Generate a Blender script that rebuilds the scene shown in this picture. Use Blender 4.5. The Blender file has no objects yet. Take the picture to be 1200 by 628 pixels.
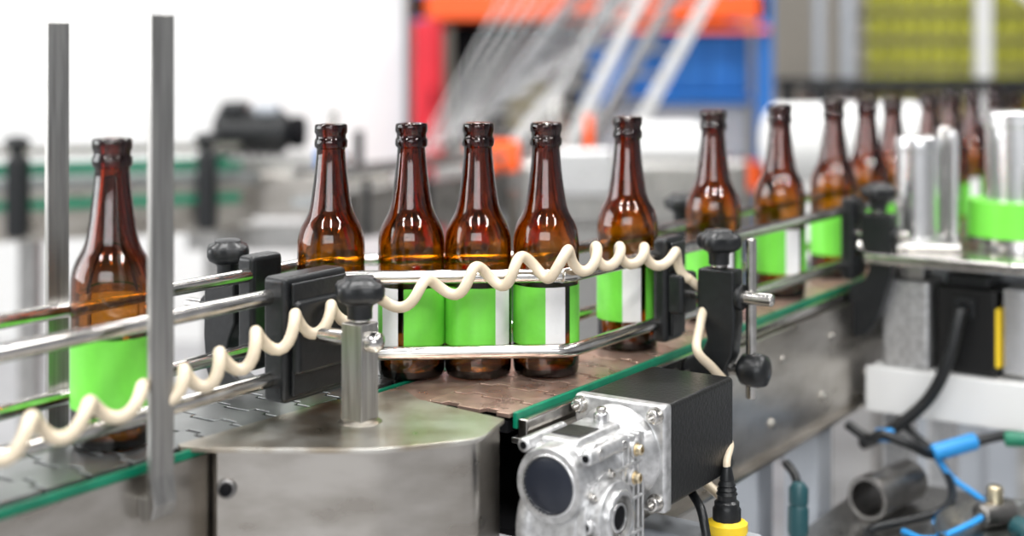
import bpy, bmesh, math, random
from mathutils import Vector, Matrix
random.seed(3)
scn = bpy.context.scene
scn.view_settings.view_transform = 'Standard'
PHI = math.atan2(.835, .55)
RC = Matrix.Rotation(PHI, 4, 'Z')      # conveyor frame: x = along line, y = away from operator side
BELT = .95

# ------------------------------------------------------------ materials
def mat(name, col, metal=0., rough=.5, var=0., scale=20., bump=0., stretch=(1,1,1), trans=0., ior=1.5, coat=0., col2=None, rvar=0., spec=.5):
    m = bpy.data.materials.new(name); m.use_nodes = True
    nt = m.node_tree; b = nt.nodes['Principled BSDF']
    b.inputs['Base Color'].default_value = (*col, 1)
    b.inputs['Metallic'].default_value = metal
    b.inputs['Roughness'].default_value = rough
    b.inputs['IOR'].default_value = ior
    b.inputs['Specular IOR Level'].default_value = spec
    b.inputs['Transmission Weight'].default_value = trans
    b.inputs['Coat Weight'].default_value = coat
    if var or bump or rvar or col2:
        tc = nt.nodes.new('ShaderNodeTexCoord'); mp = nt.nodes.new('ShaderNodeMapping')
        mp.inputs['Scale'].default_value = stretch
        nz = nt.nodes.new('ShaderNodeTexNoise'); nz.inputs['Scale'].default_value = scale
        nz.inputs['Detail'].default_value = 6
        nt.links.new(tc.outputs['Object'], mp.inputs['Vector']); nt.links.new(mp.outputs[0], nz.inputs['Vector'])
        if var or col2:
            cr = nt.nodes.new('ShaderNodeValToRGB')
            c2 = col2 if col2 else tuple(max(0, c*(1-var)) for c in col)
            cr.color_ramp.elements[0].position = .35; cr.color_ramp.elements[0].color = (*c2, 1)
            cr.color_ramp.elements[1].position = .62; cr.color_ramp.elements[1].color = (*col, 1)
            nt.links.new(nz.outputs['Fac'], cr.inputs[0]); nt.links.new(cr.outputs[0], b.inputs['Base Color'])
        if rvar:
            mr = nt.nodes.new('ShaderNodeMapRange')
            mr.inputs['To Min'].default_value = max(.03, rough-rvar); mr.inputs['To Max'].default_value = rough+rvar
            nt.links.new(nz.outputs['Fac'], mr.inputs['Value']); nt.links.new(mr.outputs[0], b.inputs['Roughness'])
        if bump:
            bp = nt.nodes.new('ShaderNodeBump'); bp.inputs['Strength'].default_value = bump
            bp.inputs['Distance'].default_value = .0006
            nt.links.new(nz.outputs['Fac'], bp.inputs['Height']); nt.links.new(bp.outputs[0], b.inputs['Normal'])
    return m

STEEL = mat('brushed_steel', (.48,.47,.45), 1, .30, .25, 60, .08, (3,3,.6), rvar=.1)
STEELD = mat('dull_steel', (.26,.25,.24), 1, .36, .3, 40, .1, rvar=.1)
STEELV = mat('flat_bar_steel', (.44,.43,.41), 1, .36, .3, 90, .08, (3,3,.15), rvar=.1)
STEELR = mat('rail_steel', (.62,.60,.57), 1, .2, .2, 90, rvar=.08)
PLATE = mat('plate_steel', (.62,.60,.55), 1, .32, 0, 26, .12, col2=(.42,.36,.28), rvar=.12)
SHEET = mat('sheet_steel', (.52,.49,.45), 1, .30, 0, 16, .1, (1,1,2.5), col2=(.38,.35,.31), rvar=.1)
CHAIN = mat('chain_steel', (.34,.35,.35), .95, .34, .25, 25, 0, rvar=.08)
CHAINB = mat('chain_worn', (.60,.42,.34), .75, .30, 0, 40, 0, col2=(.42,.285,.23), rvar=.12)
ALU = mat('cast_aluminium', (.64,.64,.64), .8, .34, .3, 140, .6, rvar=.1)
ALUB = mat('machined_aluminium', (.68,.68,.68), .9, .25, .06, 80)
BLACK = mat('black_plastic', (.009,.010,.011), 0, .36, .3, 150, .5, spec=.4)
BLKP = mat('black_enamel', (.006,.006,.006), 0, .32, .2, 300, .8, spec=.4)
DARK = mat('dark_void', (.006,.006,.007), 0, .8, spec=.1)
CAP = mat('rubber_cap', (.010,.013,.022), 0, .28)
HOSE = mat('cream_hose', (.64,.54,.40), 0, .33, .12, 60, .1)
GREENS = mat('green_wear_strip', (.0,.17,.09), 0, .35, .2, 60)
GREEN = mat('label_green', (.165,.64,.06), 0, .34, .04, 200)
WHITE = mat('label_white', (.80,.80,.80), 0, .45, .03, 200)
YEL = mat('yellow_plastic', (.80,.55,.02), 0, .4)
BRASS = mat('brass', (.70,.60,.42), 1, .3)
WPAINT = mat('white_paint', (.70,.70,.69), 0, .45, .03, 8)
GPAINT = mat('grey_paint', (.33,.35,.38), 0, .45, .1, 10)
ORANGE = mat('orange_paint', (.90,.11,.01), 0, .5, .1, 6)
BLUE = mat('blue_plastic', (.01,.15,.50), 0, .5, .15, 6)
BLUEH = mat('blue_hose', (.02,.25,.60), 0, .4)
TEAL = mat('teal_rubber', (.01,.06,.07), 0, .4)
RED = mat('red_paint', (.60,.005,.02), 0, .5, .1, 6)
GLASSC = mat('clear_glass', (.92,.95,.94), 0, .05, trans=1, ior=1.45)
LIME = mat('can_yellowgreen', (.46,.46,.04), 0, .5, .3, 20)
BEIGE = mat('separator_board', (.22,.20,.10), 0, .7, .1, 10)
AMBER = mat('amber_glass', (.97,.95,.92), 0, .01, trans=1, ior=1.52)
nt = AMBER.node_tree; va = nt.nodes.new('ShaderNodeVolumeAbsorption')
va.inputs['Color'].default_value = (.855,.705,0,1); va.inputs['Density'].default_value = 1200
nt.links.new(va.outputs[0], nt.nodes['Material Output'].inputs['Volume'])

# ------------------------------------------------------------ builder
class B:
    def __init__(s, name, frame='C'):
        s.name=name; s.frame=frame; s.bm=bmesh.new(); s.mats=[]
    def mi(s, m):
        if m not in s.mats: s.mats.append(m)
        return s.mats.index(m)
    def merge(s, t, m):
        i=s.mi(m)
        for f in t.faces: f.material_index=i
        me=bpy.data.meshes.new('t'); t.to_mesh(me); t.free(); s.bm.from_mesh(me); bpy.data.meshes.remove(me)
    def box(s, x0,x1,y0,y1,z0,z1, m, bev=.0, seg=2, rot=None):
        t=bmesh.new(); c=Vector(((x0+x1)/2,(y0+y1)/2,(z0+z1)/2))
        bmesh.ops.create_cube(t,size=1)
        bmesh.ops.scale(t,vec=(abs(x1-x0),abs(y1-y0),abs(z1-z0)),verts=t.verts)
        if bev: bmesh.ops.bevel(t,geom=t.edges[:],offset=bev,segments=seg,affect='EDGES',profile=.5)
        M=Matrix.Translation(c)
        if rot is not None: M=M@rot
        bmesh.ops.transform(t,matrix=M,verts=t.verts); s.merge(t,m); return s
    def bar(s,p0,p1,w,h,m,bev=0):
        p0=Vector(p0);p1=Vector(p1);d=p1-p0;L=d.length
        q=d.to_track_quat('X','Z').to_matrix().to_4x4(); c=(p0+p1)/2
        s.box(c.x-L/2,c.x+L/2,c.y-w/2,c.y+w/2,c.z-h/2,c.z+h/2,m,bev,2,q); return s
    def lathe(s, prof, origin, axis, m, segs=32, lobes=0, amp=0.):
        o=Vector(origin); q=Vector(axis).normalized().to_track_quat('Z','Y')
        t=bmesh.new(); rings=[]
        for r,z in prof:
            if r<1e-6: rings.append([t.verts.new(o+q@Vector((0,0,z)))])
            else:
                ring=[]
                for k in range(segs):
                    a=2*math.pi*k/segs; rr=r*(1+amp*math.cos(lobes*a)) if lobes else r
                    ring.append(t.verts.new(o+q@Vector((rr*math.cos(a),rr*math.sin(a),z))))
                rings.append(ring)
        for a,b in zip(rings,rings[1:]):
            for k in range(segs):
                k2=(k+1)%segs
                if len(a)==1 and len(b)==1: continue
                if len(a)==1: t.faces.new((a[0],b[k2],b[k]))
                elif len(b)==1: t.faces.new((a[k],a[k2],b[0]))
                else: t.faces.new((a[k],a[k2],b[k2],b[k]))
        bmesh.ops.recalc_face_normals(t,faces=t.faces); s.merge(t,m); return s
    def rod(s,p0,p1,r,m,segs=20,ch=None,r2=None):
        p0=Vector(p0);p1=Vector(p1);L=(p1-p0).length; r2=r if r2 is None else r2
        c=min(r*.25,L*.2) if ch is None else ch
        s.lathe([(0,0),(r-c,0),(r,c),(r2,L-c),(r2-c,L),(0,L)],p0,p1-p0,m,segs); return s
    def ring(s,o,ax,ri,ro,h,m,segs=32):
        c=min(.001,h*.3)
        s.lathe([(ri,0),(ro-c,0),(ro,c),(ro,h-c),(ro-c,h),(ri,h),(ri,0)],o,ax,m,segs); return s
    def prism(s,pts,m,plane='XY',a=0,b=.01,bev=0):
        t=bmesh.new()
        f={'XY':lambda p,c:(p[0],p[1],c),'YZ':lambda p,c:(c,p[0],p[1]),'XZ':lambda p,c:(p[0],c,p[1])}[plane]
        v0=[t.verts.new(f(p,a)) for p in pts]; v1=[t.verts.new(f(p,b)) for p in pts]
        t.faces.new(v0); t.faces.new(v1[::-1])
        for i in range(len(pts)):
            j=(i+1)%len(pts); t.faces.new((v0[j],v0[i],v1[i],v1[j]))
        bmesh.ops.recalc_face_normals(t,faces=t.faces)
        if bev: bmesh.ops.bevel(t,geom=t.edges[:],offset=bev,segments=2,affect='EDGES',profile=.5,clamp_overlap=True)
        s.merge(t,m); return s
    def sweep(s,pts,r,m,sides=12):
        pts=[Vector(p) for p in pts]; t=bmesh.new(); rings=[]; up=None
        for i,p in enumerate(pts):
            d=(pts[min(i+1,len(pts)-1)]-pts[max(i-1,0)]).normalized()
            if up is None:
                up=Vector((0,0,1)) if abs(d.z)<.9 else Vector((1,0,0))
            up=(up-d*up.dot(d)).normalized(); sd=d.cross(up)
            rings.append([t.verts.new(p+up*(r*math.cos(2*math.pi*k/sides))+sd*(r*math.sin(2*math.pi*k/sides))) for k in range(sides)])
        for a,b in zip(rings,rings[1:]):
            for k in range(sides):
                k2=(k+1)%sides; t.faces.new((a[k],a[k2],b[k2],b[k]))
        t.faces.new(rings[0][::-1]); t.faces.new(rings[-1])
        bmesh.ops.recalc_face_normals(t,faces=t.faces); s.merge(t,m); return s
    def hexbolt(s,p,ax,r,h,m):
        s.lathe([(0,0),(r*1.35,0),(r*1.35,h*.2),(r*.98,h*.2),(r,h*.3),(r,h*.9),(r*.85,h),(r*.5,h),(r*.5,h*.5),(0,h*.5)],p,ax,m,24); return s
    def done(s, ang=50, wn=True):
        bm=s.bm; bm.normal_update()
        for f in bm.faces: f.smooth=True
        for e in bm.edges:
            if len(e.link_faces)==2 and e.calc_face_angle(0)>math.radians(ang): e.smooth=False
        xs=[v.co for v in bm.verts]
        c=Vector([(min(v[i] for v in xs)+max(v[i] for v in xs))/2 for i in range(3)]); c.z=min(v.z for v in xs)
        bmesh.ops.translate(bm,vec=-c,verts=bm.verts)
        me=bpy.data.meshes.new(s.name); bm.to_mesh(me); bm.free()
        for m in s.mats: me.materials.append(m)
        o=bpy.data.objects.new(s.name,me); scn.collection.objects.link(o)
        if wn:
            md=o.modifiers.new('wn','WEIGHTED_NORMAL'); md.keep_sharp=True; md.weight=90
        o.matrix_world=(RC if s.frame=='C' else Matrix.Identity(4))@Matrix.Translation(c)
        return o

def crom(P,n=12):
    P=[Vector(p) for p in P]; P=[2*P[0]-P[1]]+P+[2*P[-1]-P[-2]]; out=[]
    for i in range(1,len(P)-2):
        for k in range(n):
            t=k/n; a,b,c,d=P[i-1],P[i],P[i+1],P[i+2]
            out.append(.5*((2*b)+(-a+c)*t+(2*a-5*b+4*c-d)*t*t+(-a+3*b-3*c+d)*t**3))
    out.append(P[-2]); return out
def fil(pts,r=.02,n=5):
    out=[Vector(pts[0])]
    for i in range(1,len(pts)-1):
        a,p,q=map(Vector,(pts[i-1],pts[i],pts[i+1]))
        s0=p+(a-p).normalized()*r; s1=p+(q-p).normalized()*r
        for k in range(n+1):
            t=k/n; out.append((1-t)**2*s0+2*t*(1-t)*p+t*t*s1)
    out.append(Vector(pts[-1])); return out

def C2W(s,w): return (.55*s-.835*w, .835*s+.55*w)
def W2C(x,y,z): return (.55*x+.835*y, -.835*x+.55*y, z)

# ------------------------------------------------------------ bottle
PROF=[(0,.0035),(.018,.0015),(.0265,.0),(.0292,.0018),(.0303,.006),(.0305,.012),(.0305,.060),(.0305,.115),(.0304,.120),(.0300,.1255),(.0291,.1305),(.0277,.1352),(.0258,.1395),(.0235,.1435),(.0214,.1475),(.0198,.152),(.0186,.157),(.0175,.164),(.0165,.171),(.0151,.182),(.0140,.192),(.0132,.201),(.0128,.2062),(.0130,.2078),(.0144,.2088),(.0149,.2108),(.0149,.2146),(.0143,.2162),(.0135,.2172),(.0135,.2202),(.0142,.2212),(.0148,.2224),(.0148,.2275),(.0143,.2292),(.0131,.230),(.0095,.2298),
 (.0066,.2285),(.0062,.215),(.0066,.205),(.0086,.185),(.0110,.168),(.0130,.157),(.0155,.149),(.0184,.143),(.0220,.1375),(.0247,.131),(.0266,.124),(.0275,.115),(.0277,.106),(.0277,.060),(.0277,.012),(.0255,.0075),(.016,.0068),(0,.0085)]
def label(b,ox,oy,oz,gap,r=.0308,h0=.030,h1=.083,segs=72):
    t=bmesh.new(); t2=bmesh.new()
    for k in range(segs):
        a0=360*k/segs; a1=360*(k+1)/segs; mid=(a0+a1)/2
        if mid>350: continue
        tt=t2 if mid>315 else t
        vs=[]
        for a,z in ((a0,h0),(a1,h0),(a1,h1),(a0,h1)):
            an=math.radians(-90+gap+5+a)
            vs.append(tt.verts.new((ox+r*math.cos(an),oy+r*math.sin(an),oz+z)))
        tt.faces.new(vs)
    for q in (t,t2): bmesh.ops.remove_doubles(q,verts=q.verts,dist=1e-5)
    b.merge(t,GREEN); b.merge(t2,WHITE)
def bottle(s,w,gap):
    x,y=C2W(s,w); b=B('beer_bottle','W')
    b.lathe(PROF,(x,y,BELT+.0004),(0,0,1),AMBER,64); label(b,x,y,BELT,gap)
    b.done(40,False)
for s,w,g in [(.731,.843,175),(.985,.845,95),(1.0366,.793,-14),(1.073,.744,72),(1.112,.695,38),(1.255,.688,26),
              (1.433,.678,40),(1.6185,.677,42),(1.799,.677,200),(1.927,.677,150),(2.036,.677,60),(2.213,.677,100),(2.327,.677,10),(2.45,.677,10),(2.586,.677,100)]:
    bottle(s,w,g)

# ------------------------------------------------------------ chains
def chain(name,s0,s1,w0,w1,m):
    b=B(name); p=.0381; n=int((s1-s0)/p); W=w1-w0
    for i in range(n):
        a=s0+i*p; e=a+p-.0036; tb=.007
        q=[.0,.16,.18,.34,.36,.64,.66,.82,.84,1.]
        sh=[0,0,1,1,0,0,1,1,0,0]
        lo=[(a+tb*sh[k],w0+W*q[k]) for k in range(10)]
        hi=[(e+tb*sh[k],w0+W*q[k]) for k in range(10)]
        b.prism(lo+hi[::-1],m,'XY',BELT-.0035,BELT,.0004)
        b.box(a+.008,a+.03,w0+W*.38,w0+W*.62,BELT-.012,BELT-.004,DARK)
    b.box(s0,s1,w0+.002,w1-.002,BELT-.016,BELT-.0065,DARK)  # near-black pan paints the shade seen through the plate gaps
    return b.done()
chain('conveyor_chain',.25,1.17,.793,.885,CHAIN)
chain('conveyor_chain',.968,2.80,.640,.722,CHAINB)

# infeed conveyor frame
b=B('infeed_conveyor_frame')
b.box(.25,1.17,.778,.781,.80,.944,SHEET)
b.box(.25,1.17,.893,.896,.80,.944,SHEET)
b.box(.25,1.17,.781,.792,.928,.9335,STEEL,.001); b.box(.25,1.17,.886,.893,.928,.9335,STEEL,.001)
b.box(.25,1.17,.783,.791,.9335,.9475,STEEL,.001)
b.box(.25,1.17,.779,.7825,.944,.9505,GREENS,.0008); b.box(.25,1.17,.889,.896,.940,.9505,GREENS,.001)
b.box(.25,1.17,.781,.893,.84,.85,DARK)
for s in (.40,1.10):
    for w in (.80,.875): b.box(s,s+.04,w-.02,w+.02,0,.84,STEEL,.003)
b.hexbolt((.60,.778,.92),(0,-1,0),.006,.006,STEELR)
b.done()
b=B('transfer_plate'); b.prism([(.955,.7235),(1.30,.7235),(1.17,.776),(.965,.776)],CHAINB,'XY',BELT-.006,BELT-.0005,.0005)
b.done()
# outfeed conveyor frame
b=B('outfeed_conveyor_frame')
b.box(.97,2.80,.616,.620,.805,.936,SHEET)
b.box(.97,2.80,.606,.620,.805,.809,SHEET)
b.box(.97,2.80,.742,.746,.805,.938,SHEET)
b.box(.97,2.80,.620,.640,.926,.931,STEEL,.001); b.box(1.2,2.80,.722,.742,.931,.938,STEEL,.001)
b.box(.97,2.80,.624,.6335,.931,.9470,STEELR,.0015)
b.box(.97,2.80,.6338,.6385,.938,.9515,GREENS,.001); b.box(1.3,2.80,.724,.732,.938,.951,GREENS,.001)
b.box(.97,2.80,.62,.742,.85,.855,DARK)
for s in (1.60,2.3):
    for w in (.643,.718):
        b.box(s,s+.045,w-.022,w+.022,0,.85,GPAINT,.004)
    b.box(s,s+.03,.62,.74,.30,.335,GPAINT,.003)
for s in (1.31,1.45,1.60,1.75,2.0):
    b.hexbolt((s,.616,.84),(0,-1,0),.005,.004,STEEL); b.hexbolt((s+.03,.616,.905),(0,-1,0),.0035,.003,STEEL)
b.done()

# ------------------------------------------------------------ drive enclosure (stainless)
b=B('drive_enclosure','W')
front=fil([(-.222,1.0525),(-.100,1.0495),(-.024,1.078),(-.006,1.136)],.014,5)
o=[(-.250,1.063),(-.246,1.056)]+[(p.x,p.y) for p in front]+[(-.078,1.200),(-.094,1.236),(-.152,1.196)]
c=Vector((-.1,1.13))
io=[(-.228,1.066)]+o[2:]
inn=[tuple(Vector(p)+(c-Vector(p)).normalized()*.004) for p in io]
b.prism(inn,SHEET,'XY',.80,.9485)
b.prism(o,PLATE,'XY',.9487,.9525,.0006)
b.rod((-.2115,1.058,.922),(-.2115,1.0475,.922),.0048,DARK,16)
b.ring((-.2115,1.0550,.922),(0,-1,0),.0045,.0075,.003,STEELD)
b.box(-.15,-.05,1.10,1.17,0,.80,STEEL,.003)
b.done()

# ------------------------------------------------------------ rails
ZU,ZL=1.047,.980
b=B('front_guide_rail')
for z,ss in ((ZU,.862),(ZL,.862)):
    b.rod((.25,.797,z),(ss,.797,z),.0062,STEELR)
e0=W2C(-.153,1.250,0); e1=W2C(.052,1.264,0)
def railpath(z,pts,r=.0062):
    P=[Vector((p[0],p[1],z)) for p in pts]
    b.sweep(P,r,STEELR,16)
for z in (ZU,ZL):
    railpath(z,fil([e0[:2],e1[:2],(1.98,.6235)],.012))
b.rod((e1[0]-.008,e1[1]+.006,ZU+.0),(e1[0]+.010,e1[1]-.000,ZU),.0068,STEELR)
b.done()
b=B('rear_guide_rail')
for z in (ZU,ZL):
    railpath(z,fil([(.25,.888),(1.035,.892),(1.165,.733),(2.7,.722)],.02))
b.done()

# ------------------------------------------------------------ brackets
def knob(b,x,y,z,sc=1.):
    b.lathe([(0,0),(.010*sc,0),(.0100*sc,.009*sc),(.0125*sc,.014*sc)],(x,y,z),(0,0,1),BLACK,40)
    b.lathe([(.0125*sc,.012*sc),(.0185*sc,.0155*sc),(.0205*sc,.0195*sc),(.0205*sc,.025*sc),(.0185*sc,.0285*sc),(.0135*sc,.0305*sc),(.0125*sc,.033*sc),(.009*sc,.034*sc),(0,.034*sc)],(x,y,z),(0,0,1),BLACK,60,4,.12)
def clampblock(b,s0,s1,w0,w1,side):
    b.box(s0,s1,w0,w1,.962,1.064,BLACK,.005,3)
    wf=w0 if side<0 else w1
    for z in (ZU-.0,ZL+.0):
        b.box(s0+.006,s1-.006,min(wf,wf+side*.004),max(wf,wf+side*.004),z-.012,z+.012,BLACK,.0015)
    for z in (.998,1.029):
        b.lathe([(0,0),(.0045,0),(.0045,.003),(0,.003)],((s0+s1)/2+.01,wf,z),(0,side,0),STEELR,12)
def cpost(b,s,w,side,dz=0.,th=.011,drop=.0):
    k=-side
    prof=[(-.020,1.036),(.018,1.036),(.019,1.000),(.012,.985),(.008,.968),(.014,.955),(.030,.948),(.034,.940),(.034,.915-drop),(.016,.912-drop),(-.004,.925-drop*.5),(-.018,.955),(-.021,.985)]
    b.prism([(w+k*a,z+dz) for a,z in prof],BLACK,'YZ',s-th,s+th,.0025)
    b.ring((s,w+side*.020,1.010+dz),(0,side,0),.0065,.0125,.006,BLACK)
    b.rod((s,w,1.036+dz),(s,w,1.044+dz),.0085,STEELR)
    knob(b,s,w,1.040+dz,1.0)
b=B('guide_rail_bracket')
clampblock(b,.852,.93,.779,.804,-1)
b.box(.858,.925,.770,.781,.985,1.045,BLACK,.004)
S0,W0=.876,.7216
b.box(S0-.0105,S0+.0105,W0-.0105,W0+.0105,.9527,1.031,STEELV,.0008)
b.lathe([(0,0),(.018,0),(.016,.0015),(.012,.003),(0,.003)],(S0,W0,.9525),(0,0,1),PLATE,24)
b.lathe([(0,-.012),(.004,-.0115),(.0075,-.009),(.0085,-.004),(.0085,0),(.0062,0),(.0062,.075),(0,.075)],(S0,W0-.0105,1.017),(0,1,0),STEELR,24)
b.rod((S0,W0,1.031),(S0,W0,1.037),.008,STEELR)
knob(b,S0,W0,1.034,1.0)
b.done()
b=B('guide_rail_bracket')
clampblock(b,.925,.965,.884,.904,1)
cpost(b,.945,.934,1,.0)
b.rod((.945,.90,1.01),(.945,.985,1.01),.006,STEELR)
b.done()
b=B('guide_rail_bracket')
clampblock(b,1.235,1.275,.634,.650,-1)
b.box(1.238,1.272,.618,.636,.99,1.03,BLACK,.004)
cpost(b,1.26,.590,-1)
b.rod((1.26,.63,1.010),(1.26,.534,1.010),.0062,STEELR)
b.done()
b=B('guide_rail_bracket')
clampblock(b,1.70,1.74,.614,.632,-1)
cpost(b,1.715,.588,-1,0.01,.013,.03)
b.rod((1.715,.615,1.020),(1.715,.55,1.020),.0062,STEELR)
b.done()
b=B('guide_rail_bracket')
clampblock(b,1.53,1.57,.722,.742,1); cpost(b,1.55,.775,1); b.rod((1.55,.735,1.01),(1.55,.81,1.01),.006,STEELR)
b.done()

b=B('sensor_stand')
b.rod((1.268,.560,.912),(1.268,.560,1.066),.0052,STEELR)
b.rod((1.268,.553,.938),(1.268,.618,.938),.0055,STEELR)
b.lathe([(0,-.018),(.008,-.017),(.0145,-.012),(.0165,-.004),(.0165,.004),(.0145,.011),(.008,.014),(0,.014)],(1.268,.556,.940),(0,-1,0),BLACK,32)
b.done()
b=B('guard_post')
b.box(.697,.7185,.763,.768,.935,1.272,STEELV,.0008)
b.prism([(.768,.945),(.763,.945),(.760,.925),(.763,.915),(.772,.912),(.778,.916),(.778,.930),(.768,.930)],STEELV,'YZ',.697,.7185,.001)
b.done()
b=B('guard_post')
b.box(.717,.737,.899,.904,.86,1.268,STEELV,.0008); b.box(.717,.737,.896,.906,.86,.90,STEELV,.001)
b.done()

# ------------------------------------------------------------ servo motor + gearbox
MW,MZ=.576,.913; H=.043
b=B('electric_motor')
b.box(1.0475,1.172,MW-H+.001,MW+H-.002,MZ-H+.001,MZ+H-.001,BLKP,.004,3)
b.box(1.10,1.14,MW-.02,MW+.02,MZ-H-.014,MZ-H+.003,BLKP,.003)
b.done()
b=B('worm_gearbox')
b.box(1.034,1.047,MW-H-.001,MW+H-.001,MZ-H-.001,MZ+H+.001,ALU,.003,3)
for dw in (-1,1):
    for dz in (-1,1):
        b.hexbolt((1.034,MW+dw*.0355,MZ+dz*.0355),(-1,0,0),.0055,.008,STEELR)
b.lathe([(0,0),(.040,0),(.040,.004),(.031,.012),(.029,.022),(.029,.085),(.030,.088),(.030,.106),(.0285,.109),(.0225,.109),(.0225,.106),(0,.106)],(1.034,MW,MZ),(-1,0,0),ALU,48)
b.lathe([(0,0),(.0222,0),(.0222,.0015),(.019,.0032),(.010,.0040),(0,.0042)],(.9282,MW,MZ),(-1,0,0),CAP,40)
b.ring((.9275,MW,MZ),(-1,0,0),.0225,.0245,.003,ALUB,40)
gs,gz=.962,.886
b.lathe([(0,0),(.045,0),(.047,.003),(.047,.012),(.043,.016),(.043,.050),(.041,.054),(0,.054)],(gs+.008,.606,gz-.012),(0,-1,0),ALU,56)
b.box(.936,1.02,.552,.604,.842,.940,ALU,.008,3)
b.box(.945,1.015,.562,.596,.936,.9445,ALU,.003)
b.box(.955,.985,.566,.592,.9445,.9455,BLKP,.0005)
for i in range(5): b.box(.990+i*.008,.993+i*.008,.546,.606,.850,.938,ALU,.001)
for i in range(3): b.box(.934,1.02,.545,.606,.858+i*.028,.861+i*.028,ALU,.001)
b.ring((gs,.553,gz),(0,-1,0),.0,.034,.008,ALU,48)
b.ring((gs,.546,gz),(0,-1,0),.018,.028,.010,ALU,48)
b.ring((gs,.545,gz),(0,-1,0),.017,.0215,.013,ALUB,40)
b.lathe([(0,0),(.017,0),(.017,.002),(.0125,.006),(.0125,-.012),(0,-.012)],(gs,.540,gz),(0,-1,0),STEEL,32)
b.ring((gs,.536,gz),(0,-1,0),.0095,.0115,.002,ALUB,32)
b.lathe([(0,0),(.0095,0),(0,.0001)],(gs,.5352,gz),(0,-1,0),DARK,24)
for k in range(6):
    a=math.radians(60*k+20); b.hexbolt((gs+.031*math.cos(a),.546,gz+.031*math.sin(a)),(0,-1,0),.0032,.004,STEELR)
for ds,dz in ((.048,.040),(.045,.018),(-.018,.052),(.020,.050)):
    b.ring((gs+ds,.553,gz+dz),(0,-1,0),.0,.0075,.008,ALU,24); b.hexbolt((gs+ds,.546,gz+dz),(0,-1,0),.0042,.006,BRASS if dz<.045 else STEELR)
for dw,dz in ((-.030,.024),(.026,.026),(-.030,-.028)):
    b.rod((.93,MW+dw,MZ+dz),(.99,MW+dw,MZ+dz),.006,ALU,20); b.lathe([(0,0),(.0032,0),(0,.0001)],(.9298,MW+dw,MZ+dz),(-1,0,0),DARK,16)
b.rod((1.005,.575,.940),(1.005,.575,.953),.0065,ALUB,6); b.rod((1.005,.575,.953),(1.005,.575,.957),.004,STEELR)
b.box(.985,1.02,.60,.616,.87,.93,ALU,.002)
b.done()

# ------------------------------------------------------------ coiled hose
def cw(s,w,z): x,y=C2W(s,w); return (x,y,z)
path=[cw(.50,.768,.992),cw(.5857,.768,.9977),cw(.662,.768,1.0007),cw(.750,.768,1.0073),cw(.8475,.766,1.026),(-.128,1.190,1.030),(-.059,1.228,1.043),(.0074,1.243,1.055),(.0487,1.245,1.061),(.085,1.29,1.060),(.140,1.355,1.050),(.176,1.385,1.034)]
pp=crom(path,30)
hel=[];L=0;th=.8
dense=[]
for a_,b_ in zip(pp,pp[1:]):
    n=max(2,int((b_-a_).length/.0012))
    for k in range(n): dense.append(a_.lerp(b_,k/n))
for i,p in enumerate(dense[:-1]):
    d=(dense[min(i+6,len(dense)-1)]-dense[max(i-6,0)]).normalized()
    if i:
        dl=(p-dense[i-1]).length; L+=dl
        th+=2*math.pi*dl/(.0435+.005*math.sin(L*17)+.003*math.sin(L*41+1))
    sd=d.cross(Vector((0,0,1))).normalized(); up=sd.cross(d)
    R=.0098+.0016*math.sin(L*23+.5)
    hel.append(p+up*(R*math.sin(th))+sd*(.0062*math.cos(th)))
b=B('coiled_air_hose','W')
tail=[cw(1.262,.606,1.008),cw(1.240,.600,.985),cw(1.212,.590,.965),cw(1.228,.580,.945),cw(1.246,.576,.925),cw(1.236,.580,.90),cw(1.20,.584,.88),cw(1.19,.58,.858),cw(1.18,.55,.842)]
b.sweep(hel[::2],.0048,HOSE,14)
b.sweep(crom([hel[-1],*[Vector(t) for t in tail]],8),.0045,HOSE,12)
b.done(50,False)

b=B('cable_junction_box')
b.box(1.125,1.172,.505,.6155,.79,.820,GPAINT,.004)
b.lathe([(0,0),(.0155,0),(.0185,.002),(.0185,.010),(.012,.013),(.010,.016),(0,.016)],(1.148,.530,.822),(0,0,1),YEL,12)
b.lathe([(.0125,0),(.0125,.010),(.011,.012),(.011,.016),(.0085,.018),(.0085,.022),(.0095,.023),(.0078,.026),(.0088,.027),(.0070,.030),(.008,.031),(.006,.035),(.0065,.036),(.0045,.046),(.003,.048),(0,.048)],(1.148,.530,.834),(0,0,1),BLACK,24)
b.sweep(crom([(1.148,.530,.87),(1.150,.531,.885),(1.175,.54,.895),(1.20,.57,.89)],8),.0035,HOSE,10)
b.sweep(crom([(1.12,.55,.862),(1.10,.53,.85),(1.095,.52,.80),(1.10,.515,.70)],8),.004,BLACK,10)
b.done()

b=B('power_cable')
b.sweep(crom([(1.45,.60,.80),(1.44,.585,.79),(1.43,.575,.76),(1.40,.57,.70),(1.38,.57,.5),(1.40,.57,.03)],8),.005,BLACK,10)
b.lathe([(0,0),(.009,0),(.011,.006),(.011,.030),(.009,.032),(.0105,.036),(.0105,.050),(.006,.056),(0,.056)],(1.415,.572,.735),(.12,.03,1),TEAL,20)
b.done()

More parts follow.
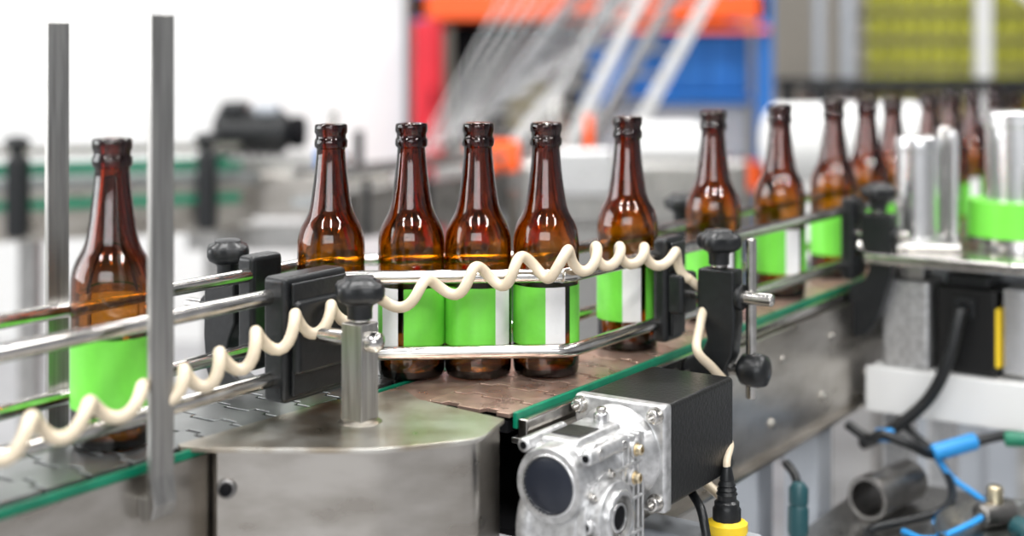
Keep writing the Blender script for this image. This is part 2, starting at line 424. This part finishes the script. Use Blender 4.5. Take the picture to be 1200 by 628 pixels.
# ------------------------------------------------------------ labeller unit on right
b=B('labelling_machine')
b.box(1.69,2.10,.30,.598,.986,1.0,STEELR,.003)
b.box(1.72,1.98,.33,.605,.800,.806,WPAINT,.001); b.box(1.715,1.722,.36,.605,.800,.856,WPAINT,.002); b.box(1.715,1.98,.36,.366,.80,.856,WPAINT,.002)
b.box(1.722,1.98,.36,.60,.850,.856,WPAINT,.001)
b.box(1.725,1.785,.528,.588,.856,.965,ALU,.005); b.box(1.735,1.775,.538,.578,.965,.986,STEEL,.003)
b.box(1.90,1.95,.34,.60,.856,.986,GPAINT,.003)
b.box(1.728,1.806,.448,.522,.857,.962,BLKP,.006,3); b.box(1.738,1.796,.458,.512,.957,.978,BLACK,.006,3)
b.box(1.726,1.807,.444,.450,.870,.94,YEL,.001); b.box(1.730,1.80,.415,.443,.862,.965,ALUB,.004)
b.box(1.722,1.728,.472,.498,.925,.95,BLACK,.002)
b.sweep(crom([(1.724,.485,.938),(1.710,.487,.930),(1.700,.497,.88),(1.695,.52,.83),(1.685,.56,.79),(1.69,.60,.765)],10),.0075,BLACK,12)
b.lathe([(0,0),(.034,0),(.034,.012),(.0285,.014),(.0285,.118),(.030,.120),(.030,.136),(.027,.139),(0,.139)],(1.784,.560,1.0),(0,0,1),ALUB,40)
b.rod((1.815,.535,1.0),(1.815,.535,1.150),.011,STEELR); b.rod((1.800,.520,1.0),(1.800,.520,1.145),.007,ALUB)
b.lathe([(0,0),(.048,0),(.048,.008),(.040,.010),(.040,.150),(.043,.152),(.043,.166),(.038,.170),(0,.170)],(1.855,.455,1.0),(0,0,1),ALUB,44)
b.lathe([(.041,.014),(.062,.014),(.062,.058),(.041,.058),(.041,.014)],(1.855,.455,1.0),(0,0,1),GREEN,44)
b.lathe([(.041,.008),(.066,.008),(.066,.0135),(.041,.0135)],(1.855,.455,1.0),(0,0,1),STEELR,44)
b.rod((1.71,.614,1.005),(1.76,.50,1.005),.0065,STEELR)
b.rod((1.76,.40,1.0),(1.76,.40,1.10),.010,STEELR)
for s in (1.75,1.93):
    b.box(s,s+.035,.56,.595,0,.80,ALU,.004); b.box(s,s+.035,.33,.365,0,.80,ALU,.004)
b.done()

b=B('steel_bench')
b.box(1.46,1.735,.10,.60,.702,.715,STEEL,.003); b.box(1.46,1.735,.10,.60,.67,.70,GPAINT,.003)
for s in (1.47,1.70):
    for w in (.11,.56): b.box(s,s+.03,w,w+.03,0,.67,GPAINT,.003)
b.done()
b=B('steel_pipe')
b.lathe([(.020,0),(.025,0),(.0255,.002),(.0255,.02),(.023,.022),(.023,.10),(.020,.10),(.020,0)],(1.56,.548,.7412),(.85,-.15,.0),STEELD,36)
b.done()
b=B('glass_bowl')
b.lathe([(0,0),(.075,0),(.095,.006),(.105,.02),(.107,.028),(.104,.028),(.092,.009),(.073,.004),(0,.004)],(1.55,.36,.7152),(0,0,1),GLASSC,48)
b.done()
b=B('pneumatic_hose')
b.sweep(crom([(1.64,.60,.80),(1.63,.57,.79),(1.62,.55,.80),(1.63,.52,.79),(1.66,.50,.775),(1.69,.46,.79),(1.70,.42,.80),(1.68,.38,.79),(1.64,.30,.79),(1.66,.20,.78)],8),.006,BLACK,10)
b.rod((1.632,.56,.795),(1.622,.54,.80),.008,BLUEH); b.rod((1.655,.503,.777),(1.69,.462,.79),.010,BLUEH); b.rod((1.69,.43,.797),(1.697,.40,.799),.009,GREENS)
b.sweep(crom([(1.54,.50,.719),(1.52,.47,.722),(1.55,.45,.724),(1.62,.43,.735),(1.66,.48,.75),(1.66,.503,.775)],8),.0035,BLUEH,10)
b.sweep(crom([(1.64,.30,.79),(1.60,.27,.76),(1.56,.22,.722),(1.50,.22,.7205)],8),.005,BLACK,10)
b.sweep(crom([(1.70,.56,.80),(1.68,.50,.76),(1.60,.47,.735),(1.52,.53,.721),(1.48,.50,.721)],8),.005,BLACK,10)
b.done()
b=B('pipe_fitting')
b.rod((1.60,.435,.7305),(1.64,.41,.7305),.015,STEELD); b.rod((1.62,.4225,.735),(1.62,.4225,.762),.009,BRASS); b.rod((1.60,.395,.7275),(1.585,.375,.7275),.012,TEAL)
b.done()

# ------------------------------------------------------------ background
b=B('return_conveyor','W')
def rb(x0,y0,x1,y1,w,z0,z1,m): b.bar((x0,y0,(z0+z1)/2),(x1,y1,(z0+z1)/2),w,z1-z0,m)
rb(-1.6,2.75,-.60,3.15,.012,.985,1.003,GREENS); rb(-1.6,2.87,-.65,3.25,.012,.985,1.003,GREENS)
rb(-1.6,2.80,-.58,3.20,.12,.955,.975,CHAIN); rb(-1.6,2.74,-.60,3.14,.012,.85,.965,SHEET); rb(-1.6,2.90,-.6,3.30,.012,.85,.965,SHEET)
rb(-1.6,2.73,-.60,3.13,.014,1.03,1.045,STEELR); rb(-1.6,2.73,-.60,3.13,.014,.915,.935,GREENS)
for x in (-1.02,-.66):
    y=2.74+(x+1.6)*.4-.03
    b.box(x-.02,x+.02,y-.03,y+.02,.86,1.03,BLACK,.01); knob(b,x,y-.01,1.03,1.2)
    b.box(x-.02,x+.02,y+.05,y+.09,0,.87,STEEL,.003)
for x in (-1.45,-1.2): knob(b,x,2.74+(x+1.6)*.4-.02,1.02,1.6); b.box(x-.02,x+.02,2.70+(x+1.6)*.4,2.73+(x+1.6)*.4,.9,1.03,BLACK,.01)
b.done()
b=B('conveyor_drive_unit','W')
b.rod((-.72,3.45,1.05),(-.54,3.45,1.05),.052,BLACK); b.rod((-.54,3.45,1.05),(-.50,3.45,1.05),.040,DARK)
b.box(-.70,-.64,3.40,3.50,1.08,1.125,BLACK,.01); b.box(-.62,-.56,3.41,3.48,1.09,1.12,GPAINT,.01)
for i in range(6): b.ring((-.71+i*.027,3.45,1.05),(1,0,0),.05,.057,.008,BLACK)
b.box(-.80,-.40,3.38,3.52,.93,.995,STEEL,.005); b.box(-.60,-.28,3.30,3.38,.86,.96,SHEET,.005)
b.box(-.76,-.40,3.32,3.38,.78,.84,STEEL,.005)
for x in (-.74,-.45): b.box(x,x+.05,3.42,3.47,0,.93,STEEL,.004)
b.box(-.48,-.44,3.30,3.34,0,.86,STEEL,.003)
b.box(-.46,-.40,3.32,3.37,.96,1.02,BLUE,.008)
b.rod((-.42,3.34,.96),(-.42,3.34,1.11),.010,STEELR); b.rod((-.36,3.34,.96),(-.36,3.34,1.06),.012,BLACK)
b.done()
b=B('cross_conveyor','W')
b.bar((-.42,2.95,.93),(-.06,3.50,.93),.10,.02,CHAIN); b.bar((-.37,2.93,.90),(-.01,3.48,.90),.012,.10,SHEET)
b.bar((-.38,2.92,.99),(-.02,3.47,.99),.012,.014,STEELR); b.bar((-.46,2.98,.99),(-.10,3.53,.99),.012,.014,STEELR)
for k in (.12,.45,.9): 
    x=-.40+.36*k; y=2.95+.55*k; b.box(x-.02,x+.02,y-.02,y+.02,0,.925,STEEL,.003)
    b.box(x+.045,x+.06,y-.05,y-.03,.86,.98,BLACK,.003)
b.done()
b=B('rinser_machine','W')
b.box(.02,.60,3.6,4.1,.80,.97,STEEL,.02); b.box(.05,.55,3.65,4.05,0,.80,STEEL,.02)
b.box(.10,.26,3.57,3.62,.88,1.00,ALU,.01); b.box(.30,.50,3.62,3.8,.97,1.06,WPAINT,.02)
b.rod((.12,3.7,.97),(.12,3.7,1.12),.02,STEELR); b.rod((.20,3.7,.97),(.20,3.7,1.08),.012,ORANGE)
b.box(-.12,.02,3.70,3.80,.93,1.01,ORANGE,.01); b.box(-.10,-.02,3.72,3.78,0,.93,GPAINT,.004)
b.done()
b=B('white_filter_drum','W')
b.lathe([(0,0),(.075,0),(.085,.01),(.085,.33),(.075,.34),(0,.34)],(.56,3.05,1.05),(1,.25,0),WPAINT,36)
b.box(.60,.86,3.03,3.17,.80,.97,WPAINT,.01); b.box(.62,.66,3.05,3.12,0,.80,STEEL,.004); b.box(.80,.84,3.08,3.15,0,.80,STEEL,.004)
b.done()
b=B('steel_tank','W')
b.box(.78,1.06,2.75,3.0,.74,1.02,STEEL,.02); b.box(.84,1.0,2.8,2.95,0,.74,GPAINT,.01)
b.rod((.90,2.72,.98),(.90,2.72,1.12),.03,ALUB); b.rod((.98,2.72,.98),(.98,2.72,1.10),.025,ALUB)
b.done()
b=B('inclined_elevator','W')
def ladder(p0,p1,wid,n,r=.016):
    p0=Vector(p0);p1=Vector(p1);o=Vector((wid,0.25*wid,0))
    b.bar(p0,p1,r*1.4,r*2.0,ALUB); b.bar(p0+o,p1+o,r*1.4,r*2.0,WPAINT)
    for k in range(n):
        q=p0.lerp(p1,(k+.5)/n); b.bar(q,q+o,r,r,ALUB)
ladder((-.22,4.5,.86),(.34,4.7,1.60),.16,14); ladder((.02,4.4,.84),(.42,4.6,1.62),.10,12); ladder((.16,4.35,.82),(.62,4.6,1.60),.12,10)
for k in range(14):
    b.bar((-.32+.03*k,4.55,.88+.02*k),(.02+.05*k,4.75,1.52),.008,.008,ALUB)
for x in (-.2,.1,.38): b.box(x,x+.04,4.40,4.44,0,.92,STEEL,.004)
b.box(-.24,.46,4.38,4.50,.82,.90,STEEL,.01)
b.done()
b=B('pallet_rack','W')
b.box(-.42,1.08,6.0,6.06,1.38,1.49,ORANGE,.004); b.box(-.42,1.08,6.9,6.96,1.36,1.49,ORANGE,.004)
b.box(.36,1.08,5.97,6.0,1.325,1.35,ORANGE,.002)
b.box(-.42,1.08,6.06,6.9,1.46,1.48,GPAINT)
for x in (1.04,-.42):
    for y in (6.0,6.86): b.box(x,x+.06,y,y+.08,0,2.6,BLUE,.004)
b.box(-.42,1.08,6.0,6.06,2.2,2.33,ORANGE,.004)
b.box(-.42,1.08,6.0,6.06,.66,.78,ORANGE,.004); b.box(-.42,1.08,6.06,6.9,.76,.78,GPAINT)
b.done()
b=B('storage_crate','W'); 
b.box(.33,1.03,6.15,6.8,1.06,1.33,BLUE,.02); b.box(.30,1.03,6.10,6.84,1.02,1.06,BLUE,.01); b.box(.33,1.03,6.15,6.8,.78,1.02,GPAINT,.02)
for i in range(6): b.box(.38+i*.11,.40+i*.11,6.13,6.16,1.08,1.31,BLUE,.003)
b.done()
b=B('dark_rack_interior','W'); b.box(-.26,.28,6.2,6.8,.78,1.36,DARK,.02); b.box(-.02,.22,6.17,6.2,.9,1.1,BEIGE,.01)  # near-black box added as the rack's dark interior, shade put into its colour
b.done()
b=B('red_cabinet','W'); b.box(-.40,-.285,5.72,5.95,0,1.37,RED,.01); b.box(-.39,-.305,5.715,5.722,.9,1.34,RED,.004); b.box(-.325,-.315,5.70,5.72,1.0,1.1,DARK,.002)
b.done()
b=B('pallet_of_cans','W')
for lay in range(9):
    z=.68+lay*.125
    b.box(1.60,3.2,6.4,6.9,z-.018,z,BEIGE)
    for k in range(24):
        b.rod((1.635+k*.066,6.44,z),(1.635+k*.066,6.44,z+.105),.031,LIME,12)
b.box(1.60,3.2,6.4,6.9,.62,.668,BEIGE); 
for x in (1.62,2.3,3.1): b.box(x,x+.1,6.4,6.9,0,.62,BEIGE)
b.done()
b=B('steel_frame_rack','W')
b.box(2.0,2.06,6.1,6.16,0,3,WPAINT,.004); b.box(1.30,1.34,6.1,6.14,0,3,GPAINT,.003); b.box(1.42,1.47,6.1,6.15,0,3,GPAINT,.003)
b.bar((2.03,6.08,1.60),(2.75,6.08,1.12),.03,.05,WPAINT)
b.box(3.2,3.26,6.1,6.16,0,3,WPAINT,.004)
b.done()
b=B('accumulation_conveyor','W')
b.box(.80,2.2,3.9,4.3,.86,.895,SHEET,.005)
b.box(.80,2.2,3.88,3.90,1.135,1.165,BLACK,.003); b.box(.80,2.2,4.30,4.32,1.135,1.165,BLACK,.003)
b.box(.80,2.2,3.87,3.885,.94,.955,STEELR,.003); b.box(.80,2.2,3.87,3.9,.78,.86,STEEL,.003)
for x in (.82,1.5,2.1):
    b.box(x,x+.04,3.86,3.89,0,1.14,BLACK,.003); b.box(x,x+.04,4.32,4.35,0,1.14,BLACK,.003)
b.done()
b=B('beer_bottle_batch','W')
P2=[PROF[i] for i in range(0,36,2)]+[(.009,.229),(.009,.2),(.0265,.12),(.027,.01),(0,.01)]
for r in range(3):
    for k in range(19): b.lathe(P2,(.85+k*.070+.035*(r%2),3.98+r*.075,.895),(0,0,1),AMBER,14)
b.done(60,False)

# ------------------------------------------------------------ room
FL=mat('concrete_floor',(.34,.34,.35),0,.35,.15,3,.02); WL=mat('white_wall',(.72,.72,.71),0,.7,.03,2); WB=mat('beige_wall',(.50,.46,.40),0,.8,.08,2)
CE=mat('ceiling_panel',(.20,.21,.23),0,.7,.1,1); WF=mat('grey_wall',(.34,.35,.37),0,.7,.1,1)
def room(name,*a,m): 
    b=B(name,'W'); b.box(*a,m); b.done()
room('floor',-5,6,-4,9,-.1,0,m=FL)
room('ceiling',-5,6,-4,9,5,5.1,m=CE)
room('wall_left',-5.1,-5,-4,9,0,5,m=WL)
room('wall_partition',-5,-.46,6.1,6.2,0,5,m=WL)
room('wall_back',-5,6,9,9.1,0,5,m=WB)
room('wall_right',6,6.1,-4,9,0,5,m=WF)
room('wall_front',-5,6,-4.1,-4,0,5,m=WF)

# ------------------------------------------------------------ light
w=bpy.data.worlds.new('w'); scn.world=w; w.use_nodes=True
w.node_tree.nodes['Background'].inputs[0].default_value=(.95,.97,1,1); w.node_tree.nodes['Background'].inputs[1].default_value=.6
def area(name,loc,sx,sy,pw,rot=(0,0,0),col=(1,.99,.975)):
    l=bpy.data.lights.new(name,'AREA'); l.shape='RECTANGLE'; l.size=sx; l.size_y=sy; l.energy=pw; l.color=col
    o=bpy.data.objects.new(name,l); scn.collection.objects.link(o); o.location=loc; o.rotation_euler=rot
for x in (-2.0,.2,2.4):
    for y in (-1.0,1.8):
        area('ceiling_light',(x,y,4.2),.26,1.6,88)
area('ceiling_light',(-2.2,4.4,4.4),2.5,.5,60)
area('ceiling_light',(1.0,5.0,4.4),2.5,.5,110)
area('fill_light',(-4.8,1.0,2.4),2.6,3.4,200,(0,math.radians(-90),0),(.97,.985,1))  # unseen area lamp added at the left wall, no window modelled
area('fill_light',(-.5,-3.8,2.6),3.5,1.8,125,(math.radians(90),0,0),(.97,.985,1))  # unseen area lamp added behind the camera, no window modelled

cd=bpy.data.cameras.new('camera'); cam=bpy.data.objects.new('camera',cd); scn.collection.objects.link(cam)
cam.location=(0,0,1.246); cam.rotation_euler=(math.radians(90),0,0)
cd.lens=50; cd.sensor_width=36; cd.shift_y=-254/1200; cd.clip_start=.05
cd.dof.use_dof=True; cd.dof.focus_distance=1.23; cd.dof.aperture_fstop=2.4
scn.camera=cam
